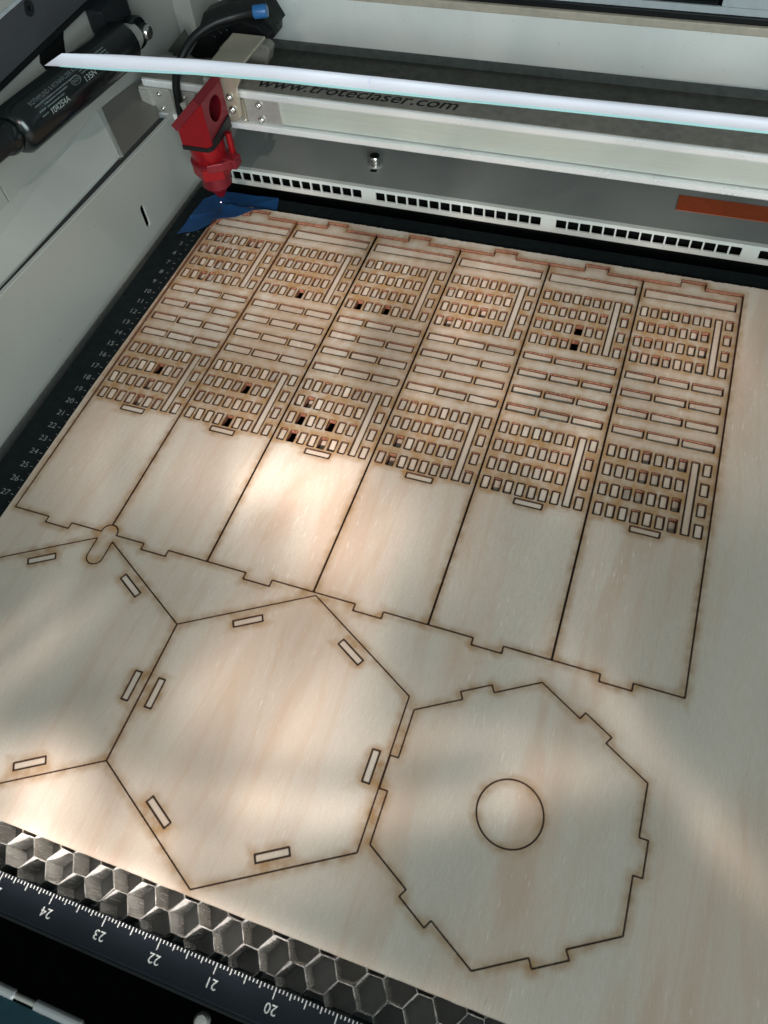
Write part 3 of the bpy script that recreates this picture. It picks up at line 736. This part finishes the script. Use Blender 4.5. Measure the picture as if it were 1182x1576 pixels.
# front hinge and door edge below the ruler
FD = thing('front_door', 'dark teal front door edge with a chrome hinge below the ruler', 'door', (130, -480, -22))
for o in (box('door_panel', (-60, -640, -24), (480, -469.2, -21.6), TEAL, None, 0.5),
          lathe('hinge_pin', (20, -467, -20), (1, 0, 0), [(0, 1.15), (300, 1.15)], STEEL, None, 20)): child_world(o, FD)
for a, b in ((60, 92), (95, 123.6), (133.4, 156), (166, 190)):
    o = lathe('hinge_knuckle', (a, -467, -20), (1, 0, 0), [(0, 1.5), (0.5, 2.1), (b - a - .5, 2.1), (b - a, 1.5)], CHROME, None, 24); child_world(o, FD)
bp_ = at(310, 1566, z=-20)
fb = lathe('bolt', (bp_[0], bp_[1] - 1, -24), (0.1, -0.1, 1), [(0, 3.2), (3, 3.2), (4.2, 2.3), (4.4, 1.0)], STEEL, None, 28)
tag(fb, 'small round steel bolt in the dark below the ruler, at the lower edge', 'bolt')

# ------------------------------------------------------------------ plywood sheet and the pieces cut from it
me = slab('plywood_sheet', sheet_out, pieces, 0, -TH, WOOD, EDGE, outer_char=False, grid=8.0)
sheet = link('plywood_sheet', me, None)
me.materials.append(RAW)
# outer rim is raw, not burnt
so_n = len(sheet_out)
pc = np.zeros(len(me.polygons) * 3); me.polygons.foreach_get('center', pc); pc = pc.reshape(-1, 3) / MM
mi = np.zeros(len(me.polygons), int); me.polygons.foreach_get('material_index', mi)
rim = (mi == 1) & ((pc[:, 1] < -409.5) | (pc[:, 1] > 5.9) | ((pc[:, 0] < -0.6)) | (pc[:, 0] > 400))
mi[rim] = 2; me.polygons.foreach_set('material_index', mi)
tag(sheet, 'large pale birch plywood sheet left around the laser cut panels and hexagons', 'plywood sheet')
ORD = ('first', 'second', 'third', 'fourth', 'fifth', 'sixth', 'seventh')
PANEL_LABEL = ('tall plywood panel with cut windows next to the left ruler', 'tall plywood window panel, second from the left ruler', 'tall plywood window panel, third from the left ruler, ending above the large hexagon',
               'tall plywood window panel, fourth from the left ruler', 'tall plywood window panel, fifth from the left ruler', 'tall plywood window panel farthest right, beside the uncut sheet')
TILT = -1.9 / 267.0
def panel_z(y): return (y - PL) * TILT
shared = None
for i in range(6):
    out_ = [(x - 60 * i, y) for x, y in inset(panel_outline(i), KERF)]
    if i < 2 or shared is None:
        me = slab('window_panel', out_, [c[3] for c in CUTS], 0, -TH, WOOD, EDGE, shift=(60 * i, 0), grid=8.0, fall=0.68, rings=(0.3, 0.6, 1.2, 2.4, 4.2))
        if i >= 2: shared = me
    else: me = shared
    o = link('window_panel', me, None)
    o.location = Vector((60 * i, 0, panel_z(0))) * MM; o.rotation_euler = (TILT, 0, 0)
    tag(o, PANEL_LABEL[i], 'wood panel', 'six window panels side by side')

def piece_mesh(w, h, soot=0.25):
    """small offcut, char ring on its top edge"""
    xs = [-w / 2, -w / 2 + .3, -w / 2 + .8, 0, w / 2 - .8, w / 2 - .3, w / 2]; ys = [-h / 2, -h / 2 + .3, -h / 2 + .8, 0, h / 2 - .8, h / 2 - .3, h / 2]
    V = [(x, y, 0) for y in ys for x in xs]; ch = []; so_ = []
    for y in ys:
        for x in xs:
            d = min(w / 2 - abs(x), h / 2 - abs(y)); ch.append(max(0, 1 - d / 0.78)); so_.append(soot + 0.5 * max(0, 1 - d / 1.0))
    F = [(j * 7 + i, j * 7 + i + 1, j * 7 + i + 8, j * 7 + i + 7) for j in range(6) for i in range(6)]; MI = [0] * 36
    b = len(V)
    c4 = [(-w / 2, -h / 2), (w / 2, -h / 2), (w / 2, h / 2), (-w / 2, h / 2)]
    V += [(*c, 0) for c in c4] + [(*c, -TH) for c in c4]
    for k in range(4): F.append((b + 4 + k, b + 4 + (k + 1) % 4, b + (k + 1) % 4, b + k)); MI.append(1)
    F.append((b + 7, b + 6, b + 5, b + 4)); MI.append(0)
    ch += [0.6] * 8; so_ += [0.3] * 8
    me = bpy.data.meshes.new('offcut'); me.from_pydata([tuple(c * MM for c in p) for p in V], [], F); me.materials.append(WOOD); me.materials.append(EDGE); me.polygons.foreach_set('material_index', MI)
    for nm, arr in (('soot', so_), ('char', ch)):
        a_ = me.attributes.new(nm, 'FLOAT', 'POINT'); a_.data.foreach_set('value', np.array(arr, np.float32))
    me.update(); return me
KP = {}; FAR = []
# windows whose offcut fell out (panel, block, row, column), and those that sank
GONE = {(0, 1, 1, 4), (1, 0, 3, 4), (1, 1, 1, 4), (1, 1, 3, 4), (2, 0, 3, 1), (2, 0, 3, 4), (2, 1, 2, 1), (2, 1, 2, 4), (2, 1, 3, 1), (4, 0, 2, 4), (4, 0, 3, 4)}
DEEP = {(2, 1, 3, 4), (3, 0, 2, 4), (3, 0, 3, 1), (3, 1, 2, 1), (3, 1, 3, 1), (4, 1, 3, 1), (5, 0, 0, 2), (5, 0, 1, 2), (5, 0, 3, 2), (5, 1, 0, 3), (5, 1, 1, 3), (5, 1, 2, 3), (5, 1, 0, 6), (5, 1, 2, 6), (5, 1, 3, 6),
        (0, 0, 0, 1), (0, 0, 0, 5), (0, 0, 0, 6), (0, 0, 1, 2), (0, 0, 3, 2), (0, 1, 2, 4), (0, 1, 3, 4), (5, 0, 1, 5), (5, 0, 2, 6), (5, 0, 3, 6), (2, 1, 1, 1)}
PN = ('leftmost panel', 'second panel from left', 'third panel from left', 'fourth panel from left', 'fifth panel from left', 'rightmost panel')
BN = ('far', 'near')
sink_p = (0.9, 0.65, 0.9, 1.0, 1.2, 1.3)
for i in range(6):
    for kind, b, k, rc in CUTS:
        w = rc[1][0] - rc[0][0] - 2 * KERF; h = rc[2][1] - rc[0][1] - 2 * KERF; cx = (rc[0][0] + rc[1][0]) / 2 + 60 * i; cy = (rc[0][1] + rc[2][1]) / 2
        tx = ty = 0.0
        if kind == 'window':
            r, c = divmod(k, 7); key = (i, b, r, c)
            if key in GONE: continue
            sink = abs(random.gauss(0.38, 0.25)) * sink_p[i] * (1.25 if b == 0 else 0.75) + 0.08; tx = random.gauss(0, 0.07); ty = random.gauss(0, 0.10)
            if key in DEEP: sink = random.uniform(2.3, 3.2) if i in (2, 3) else random.uniform(1.5, 2.2)
            lab = 'offcut in %s window grid of %s, %s row, %s column' % (BN[b], PN[i], ORD[r], ORD[c]); grp = 'small window offcuts lying in the panels'
        elif kind == 'side':
            sink = abs(random.gauss(0.4, 0.25)) * sink_p[i] + 0.05; tx = random.gauss(0, 0.03); ty = random.gauss(0, 0.05)
            lab = 'offcut right of the tall strip, %s grid of %s, %s row' % (BN[b], PN[i], ORD[k]); grp = 'small side offcuts lying in the panels'
        elif kind == 'tall':
            sink = 0.35 + 0.3 * random.random(); lab = 'tall narrow strip offcut beside the %s window grid of the %s' % (BN[b], PN[i]); grp = 'tall strip offcuts'; tx = random.gauss(0, .006)
        elif kind == 'long':
            sink = 0.7 + 0.3 * random.random(); ty = random.uniform(0.008, 0.018); tx = 0.02; lab = 'long narrow strip offcut across the back end of the %s' % PN[i]; grp = 'long strip offcuts along the back edge'
        elif kind == 'wide':
            sink = (0.55, 0.3, 0.6, 0.6, 1.15, 0.95)[i] * random.uniform(0.75, 1.2); ty = random.gauss(0.015, 0.03); tx = random.gauss(0, 0.04)
            lab = 'wide bar offcut in %s, %s row from the back, %s column' % (PN[i], ORD[b], ORD[k]); grp = 'wide bar offcuts between the window grids'
        else:
            sink = 0.12; lab = 'small flush slot offcut below the near window grid of the %s' % PN[i]; grp = 'slot offcuts at the panel feet'
        kk = (round(w, 2), round(h, 2), kind == 'foot')
        if kk not in KP: KP[kk] = piece_mesh(w, h, 0.02 if kind == 'foot' else 0.08)
        nm_ = {'window': 'window_offcut', 'side': 'side_offcut', 'tall': 'strip_offcut', 'long': 'strip_offcut', 'wide': 'bar_offcut', 'foot': 'slot_offcut'}[kind]
        if kind == 'window' and i == 0 and b == 0:          # the farthest, smallest grid: joined below
            FAR.append((KP[kk], Matrix.Translation(Vector((cx, cy, panel_z(cy) - sink)) * MM) @ Matrix.Rotation(ty, 4, 'Y') @ Matrix.Rotation(TILT + tx, 4, 'X'))); continue
        o = link(nm_, KP[kk]); o.location = Vector((cx, cy, panel_z(cy) - sink)) * MM; o.rotation_euler = (TILT + tx, ty, random.gauss(0, 0.004))
        tag(o, lab, 'offcut', grp)

bm = bmesh.new()
for me_, M_ in FAR:
    n0 = len(bm.verts); bm.from_mesh(me_); bm.verts.ensure_lookup_table(); bmesh.ops.transform(bm, matrix=M_, verts=bm.verts[n0:])
me = bpy.data.meshes.new('window_offcuts'); bm.to_mesh(me); bm.free(); me.materials.append(WOOD); me.materials.append(EDGE)
tag(link('window_offcuts', me), 'small offcuts filling the far window grid of the leftmost panel', 'offcuts', None, 'stuff')
me = slab('hexagon_panel', inset(left_out, KERF), [s for _, s in slot_rects(HL)], 0, -TH, WOOD, EDGE, grid=8.0)
tag(link('hexagon_panel', me), 'large plywood hexagon with rounded notch and slots, cut off by the left frame', 'wood hexagon')
me = slab('hexagon_panel', inset(big_out, KERF), [s for _, s in big_slots], 0, -TH, WOOD, EDGE, grid=8.0)
tag(link('hexagon_panel', me), 'large whole plywood hexagon with six slots, in the middle foreground', 'wood hexagon')
me = slab('hexagon_panel', inset(small_out, KERF), [disc_out], 0, -TH, WOOD, EDGE, grid=8.0)
tag(link('hexagon_panel', me), 'smaller tabbed plywood hexagon with a round cut in the middle, right foreground', 'wood hexagon')
me = slab('wood_disc', inset(disc_out, KERF), [], -0.05, -TH, WOOD, EDGE, grid=8.0)
tag(link('wood_disc', me), 'round plywood disc lying flush inside the tabbed hexagon', 'wood disc')
for hn, hh, sl_ in (('middle', HB, big_slots), ('left', HL, left_slots)):
    for k, rc in sl_:
        a = math.radians(60 * k); w = 15 - 2 * KERF; h = 3.8 - 2 * KERF; kk = (round(w, 2), round(h, 2), 'hex')
        if kk not in KP: KP[kk] = piece_mesh(w, h, 0.02)
        o = link('slot_offcut', KP[kk]); c = np.array(rc).mean(0); o.location = Vector((c[0], c[1], -0.1)) * MM; o.rotation_euler = (0, 0, a + math.pi / 2)
        tag(o, 'small flush slot offcut along the %s edge of the large %s hexagon' % (('right', 'far right', 'far left', 'left', 'near left', 'near right')[k], hn), 'offcut', 'slot offcuts in the hexagons')

# blue tape over the far left corner
tp = [(-21.5, -30.5), (-16.5, -27.0), (-9.2, -23.5), (-4.5, -17.6), (-2.2, -15.2), (5.0, -10.6), (14.5, -6.0), (23.5, 2.8), (31, 5.6), (39.0, 9.4), (37.6, 16), (35.2, 24.0), (14, 23.4), (-5.8, 22.8), (-13, 17.5), (-20.6, 11.0)]
def tapez(p):
    x, y, z = p
    on = 1 / (1 + math.exp(-(min((x + 1.0) * 1.3, (7.4 - y) * 1.0 + 0.0, 20)) * 1.6))
    return (x, y, z - 2.95 * (1 - on) + 0.45 * math.sin(x * .16 + y * .11) * math.sin(y * .13 - x * .07) + 0.5 * math.exp(-((x * .5 - y * .86 + 2) / 1.3) ** 2) + 0.4 * math.exp(-((x * .2 + y * .98 - 13) / 1.2) ** 2))
me = slab('blue_tape', tp, [], 0.5, 0.38, TAPE, TAPE, rings=(1.0,), grid=1.6, step=1.2, mapf=tapez)
for p in me.polygons: p.use_smooth = p.material_index == 0
tape = link('blue_tape', me); tag(tape, 'blue masking tape holding the far left corner of the sheet', 'tape')
dt = lathe('laser_spot', (-3.2, 6.4, 0.45), (0, 0, 1), [(0, 0.38), (0.05, 0.38)], DOT, None, 12, False)
tag(dt, 'tiny bright pilot laser dot on the blue tape', 'light spot')

# ------------------------------------------------------------------ gantry
GAN = thing('gantry_beam', 'aluminium gantry beam with dark web address across the back of the bed', 'gantry', (150, 45, 55))
def gchild(o): child_world(o, GAN); return o
gchild(box('lower_rail', (-60, 31.6, 43.2), (445, 40, 47.6), RAIL, None, 0.9))
gchild(box('face', (-58, 35.4, 48.3), (445, 44, 64.8), ALU))
gchild(box('groove', (-58, 36.5, 47.4), (445, 40, 48.4), RUBBER))
gchild(box('upper_rail', (-57.5, 32.0, 65.2), (445, 40, 70.4), RAIL, None, 1.3))
gc = gchild(box('top_cover', (-57.5, 33.4, 69.6), (445, 63, 70.9), COVER, None, 0.3))
gchild(box('back_web', (-57.5, 61, 31), (445, 62.8, 69.5), DARKW))
tx_ = text('web_address', 'www.troteclaser.com', 14.5, (26.5, 38.6, 70.96), (1, 0, 0), (0.0, 1, 0), RUBBER, None, shear=0.25, width=137, bold=0.16); child_world(tx_, GAN)
def screw(p, ax, r, mat=SCREW):
    lathe_ = lathe('screw', p, ax, [(0, r), (r * .35, r * .97), (r * .7, r * .75), (r * .85, r * .45), (r * .8, r * .42), (r * .45, r * .4)], mat, None, 24); return lathe_
jp = gchild(box('joint_plate', (18.6, 33.9, 47.8), (44.2, 35.6, 64.9), STEEL, None, 0.35))
for z in (61.0, 51.0): gchild(screw((29.4, 33.9, z), (0, -1, 0), 2.6))
gchild(box('belt_clip', (13.6, 33.4, 47.8), (17.9, 35.9, 63.5), BEIGE, None, 0.4)); gchild(screw((16.6, 33.4, 49.4), (0, -1, 0), 1.0))
gchild(box('end_block', (-61.5, 31.5, 47.8), (-37.0, 35.2, 65.0), STEEL, None, 0.7))
gchild(box('end_block_step', (-61.0, 30.2, 48.4), (-52.5, 31.6, 63.6), STEEL, None, 0.5))
for z in (61.3, 51.3): gchild(screw((-46.0, 31.5, z), (0, -1, 0), 1.5)); 
gchild(box('end_block', (-31, 32.6, 47.8), (-18, 35.2, 64.5), STEEL, None, 0.5)); gchild(screw((-27, 32.6, 60.5), (0, -1, 0), 1.3))

# laser head
AX, AY = 0.0, 5.0
HD = thing('laser_carriage', 'red anodised laser head with conical nozzle above the blue tape', 'laser head', (AX, AY, 8))
def hchild(o): child_world(o, HD); return o
hchild(lathe('nozzle_cone', (AX, AY, 7.6), (0, 0, 1), [(0, 2.3), (0.6, 3.0), (9.6, 7.6), (10.2, 7.8)], RED, None, 40))
hchild(lathe('lower_sleeve', (AX, AY, 17.4), (0, 0, 1), [(0, 9.6), (0.8, 10.4), (9.4, 10.4)], RED2, None, 48))
hchild(lathe('hex_nut', (AX, AY, 26.4), (0, 0, 1), [(0, 12.4), (0.9, 13.8), (8.6, 13.8), (9.2, 13.0)], RED, None, 6, False, math.radians(118)))
hchild(lathe('nut_flange', (AX, AY, 35.6), (0, 0, 1), [(0, 13.2), (0.4, 13.8), (2.2, 13.8), (2.8, 12.4)], RED2, None, 48))
hchild(lathe('lens_tube', (AX, AY, 38.3), (0, 0, 1), [(0, 11.9), (0.4, 12.2), (12, 12.2), (14, 11.8)], RED, None, 56))
cl_ = hchild(box('clamp_ear', (11, 0.5, 33.5), (21.5, 9.5, 40.5), RED2, None, 1.2))
hchild(prism('clamp_wedge', [(4, -8.6, 33.8), (13.5, -3.0, 33.8), (21.0, 6.0, 33.8), (16, 10, 33.8)], (0, 0, 6.0), RED2, None, 0.7))
hchild(lathe('guide_rod', (15.2, 10.5, 38), (0, 0, 1), [(0, 2.3), (16, 2.3)], RED, None, 20))
# wedge-shaped mirror block: sloping left side, chamfered corner towards the operator
def prof(y0, xs):  return [(xs[0], y0, 54.6), (xs[1], y0, 54.6), (xs[1], y0, 82.0), (xs[2], y0, 64.4)]
x0, xr, ch = -8.0, 12.4, 3.4; yb, yf = 21.0, -10.2
low, top_, ztl = 54.8, 82.6, 64.6
def zs(x): return ztl + (x - x0) * (top_ - ztl) / (xr - x0)
V = [(x0, yf, low), (xr - ch * .55, yf, low), (xr, yf + ch, low), (xr, yb, low), (x0, yb, low),
     (x0, yf, ztl), (xr - ch * .55, yf, zs(xr - ch * .55)), (xr, yf + ch, top_), (xr, yb, top_), (x0, yb, ztl)]
F = [(0, 4, 3, 2, 1), (0, 1, 6, 5), (1, 2, 7, 6), (3, 4, 9, 8), (4, 0, 5, 9), (5, 6, 7, 8, 9)]
blk = hchild(mesh('mirror_block', V, F, RED))
hv = Vector((xr, 7.6, 71.6))
circ = [(hv.y + 7.9 * math.cos(2 * math.pi * k / 48), hv.z + 7.9 * math.sin(2 * math.pi * k / 48)) for k in range(48)]
me = slab('bore_face', [(yf + ch, low), (yb, low), (yb, top_), (yf + ch, top_)], [circ], 0, -0.8, RED2, RED, rings=(), grid=50, mapf=lambda p: (xr + p[2], p[0], p[1]))
hchild(link('bore_face', me))
V = [(xr - 0.8 - dpt, hv.y + r_ * math.cos(2 * math.pi * k / 48), hv.z + r_ * math.sin(2 * math.pi * k / 48)) for dpt, r_ in ((0, 7.9), (11, 7.9), (11.01, 0.01)) for k in range(48)]
F = [(i * 48 + k, i * 48 + (k + 1) % 48, (i + 1) * 48 + (k + 1) % 48, (i + 1) * 48 + k) for i in range(2) for k in range(48)]
hchild(mesh('beam_bore', V, F, DRED))
hchild(screw((xr - 11.5, 8.6, 73.0), (1, 0, 0), 1.3))
sv = Vector((xr - x0, 0, top_ - ztl)).normalized(); nv = Vector((-sv.z, 0, sv.x))
pa = Vector((x0, yf - 0.6, ztl)) + sv * (-0.8) + nv * 0.1; pb = Vector((xr, yf - 0.6, top_)) + sv * 0.9 + nv * 0.1
hchild(prism('mirror_plate', [pa, pb, pb + Vector((0, yb - yf + 1, 0)), pa + Vector((0, yb - yf + 1, 0))], nv * 5.0, RED2, None, 0.35))
hchild(prism('rubber_band', [(x0 - .5, yf - .5, 51.6), (xr - ch * .55, yf - .5, 51.6), (xr + .5, yf + ch, 51.6), (xr + .5, yb, 51.6), (x0 - .5, yb, 51.6)], (0, 0, 3.0), RUBBER, None, 0.4))
hchild(prism('rubber_flap', [(xr + .3, yf + ch + .3, 54.0), (xr + .3, yb - 1, 55.6), (xr + .3, yb - 1, 61.0), (xr + .3, yf + ch + .8, 57.4)], (1.0, 0, 0), RUBBER, None, 0.3))
# carriage bracket behind the block
hchild(prism('carriage_bracket', [at(*q, y=25) for q in ((344, 189), (366, 187), (369, 182), (362, 140), (371, 119), (330, 114))], (0, 4.5, 0), BEIGE, None, 0.5))
hchild(prism('bracket_shelf', [(1.5, 25, 86), (24, 25, 86), (26, 66, 87), (2, 66, 87)], (0, 0, 2.0), BEIGE, None, 0.6))
hchild(prism('side_bracket', [(-4, 22.3, 49), (5.5, 22.3, 47.5), (6.5, 22.3, 80), (-1, 22.3, 82)], (0, 2.5, 0), STEEL, None, 0.4))
for px, py in ((354, 149), (359, 168), (350, 179)):
    q = at(px, py, y=24.9); hchild(screw(tuple(q), (0, -1, 0), 2.6))
hchild(prism('tension_lever', [at(276, 160, y=12), at(283, 157, y=12), at(298, 184, y=8), at(292, 190, y=8)], (0, 2.5, 0), STEEL, None, 0.4))

# cable, its blue fitting and the black energy chain
cpts = [at(404, 17, y=72), at(385, 19, y=70), at(360, 25, y=66), at(330, 35, y=58), at(302, 54, y=48), at(284, 78, y=38), at(274, 104, y=31), at(271, 128, y=29), at(274, 152, y=28.5), at(279, 180, y=28.5)]
cb = thing('air_hose', 'black air hose with blue fitting looping down behind the laser head', 'hose', cpts[-1])
child_world(tube('hose', cpts, 2.7, RUBBER), cb)
d_ = np.array(cpts[0]) - np.array(cpts[1]); d_ /= np.linalg.norm(d_)
child_world(lathe('blue_fitting', np.array(cpts[0]) - d_ * 6, d_, [(0, 3.6), (0.4, 4.0), (8.6, 4.0), (9.2, 3.6)], BLUE, None, 32), cb)
child_world(lathe('fitting_collar', np.array(cpts[0]) - d_ * 10, d_, [(0, 3.2), (4, 3.4)], RUBBER, None, 32), cb)
ec = thing('energy_chain', 'black angular cable chain cover behind the air hose', 'cable chain', (-20, 110, 45))
o = prism('chain_cover', [at(*q, y=112) for q in ((299, 92), (307, 40), (313, 20), (345, 6), (404, -6), (426, 30), (430, 36), (425, 38), (425, 54), (411, 70), (396, 62), (370, 45), (340, 55))], (0, 12, 0), m_plain('chain_cover_black', (0.022, 0.027, 0.025), 0.45), None, 0.6); child_world(o, ec)
o = prism('chain_links', [at(*q, y=100) for q in ((292, 84), (304, 60), (330, 45), (372, 34), (396, 41), (411, 58), (410, 70), (385, 68), (352, 66), (338, 76), (334, 90), (300, 90))], (0, 11, 0), RUBBER, None, 0.8); child_world(o, ec)
for q in ((347, 48), (338, 52), (329, 58)):
    c = at(*q, y=99.6); o = lathe('chain_pin', c, (0, -1, 0), [(0, 2.0), (0.4, 1.6)], BLACK, None, 20); child_world(o, ec)
o = prism('chain_bracket', [at(*q, y=78) for q in ((338, 92), (335, 76), (345, 68), (372, 65), (408, 70), (415, 78), (412, 100), (340, 110))], (0, 10, 0), COVER, None, 1.6); child_world(o, ec)
o = prism('mount_flap', [at(*q, y=95) for q in ((258, 78), (283, 46), (290, 62), (278, 90))], (0, 2, 0), DARKW, None, 0.3); child_world(o, ec)

# glowing strip stands in for shine on the lid glass, in front of the gantry
LB = thing('glass_shine_strip', 'long white strip with cyan lower edge, glowing in place of shine on lid glass', 'glass shine', (100, -60, 130))
tops = [(95, 82), (180, 84), (300, 91), (420, 101), (569, 117)]; bots = [(68, 101), (178, 106), (300, 112), (420, 122), (566, 138)]
tops2 = [(571, 117), (720, 133), (850, 147), (1010, 163), (1182, 181), (1300, 194)]; bots2 = [(567.5, 138), (718, 154), (850, 167), (1010, 184), (1182, 203), (1300, 217)]
for tp_, bt_ in ((tops, bots), (tops2, bots2)):
    up_ = [at(*q, y=-60) for q in tp_]; dn = [at(*q, y=-60) for q in bt_]; nr_ = 9; V = []; F = []; nc = len(up_)
    for r in range(nr_):
        t = r / (nr_ - 1); bu = 2.6 * math.sin(math.pi * t) ** 0.7 if 0 < t < 1 else 0.0
        for p, q in zip(up_, dn):
            c = p + (q - p) * t; d = CAM - c; d /= np.linalg.norm(d); V.append(c + d * bu)
    for p, q in zip(up_, dn): V.append(p + np.array((0, 4, -2.2)))
    for p, q in zip(up_, dn): V.append(q + np.array((0, 4, -2.2)))
    for r in range(nr_ - 1):
        for k in range(nc - 1): F.append((r * nc + k, (r + 1) * nc + k, (r + 1) * nc + k + 1, r * nc + k + 1))
    T0 = nr_ * nc; B0 = T0 + nc; last = (nr_ - 1) * nc
    for k in range(nc - 1):
        F += [(T0 + k, k, k + 1, T0 + k + 1), (last + k, B0 + k, B0 + k + 1, last + k + 1), (B0 + k, T0 + k, T0 + k + 1, B0 + k + 1)]
    for k in (0, nc - 1): F.append(tuple(r * nc + k for r in range(nr_)) + (B0 + k, T0 + k))
    o = mesh('shine_strip', V, F, BAR)
    for p in o.data.polygons: p.use_smooth = p.index < (nr_ - 1) * (nc - 1)
    child_world(o, LB)
lo_ = [(92, 101.8)] + bots[1:] + bots2[1:]
e0 = [at(x, y - 0.5, y=-60.4) for x, y in lo_]; e1 = [at(x, y + (3.2 if i else 1.0), y=-60.4) for i, (x, y) in enumerate(lo_)]
o = prism('cyan_edge', e0 + e1[::-1], (0, 4, -2.2), BARC); child_world(o, LB)
tag(H, H['label'], H['category'])
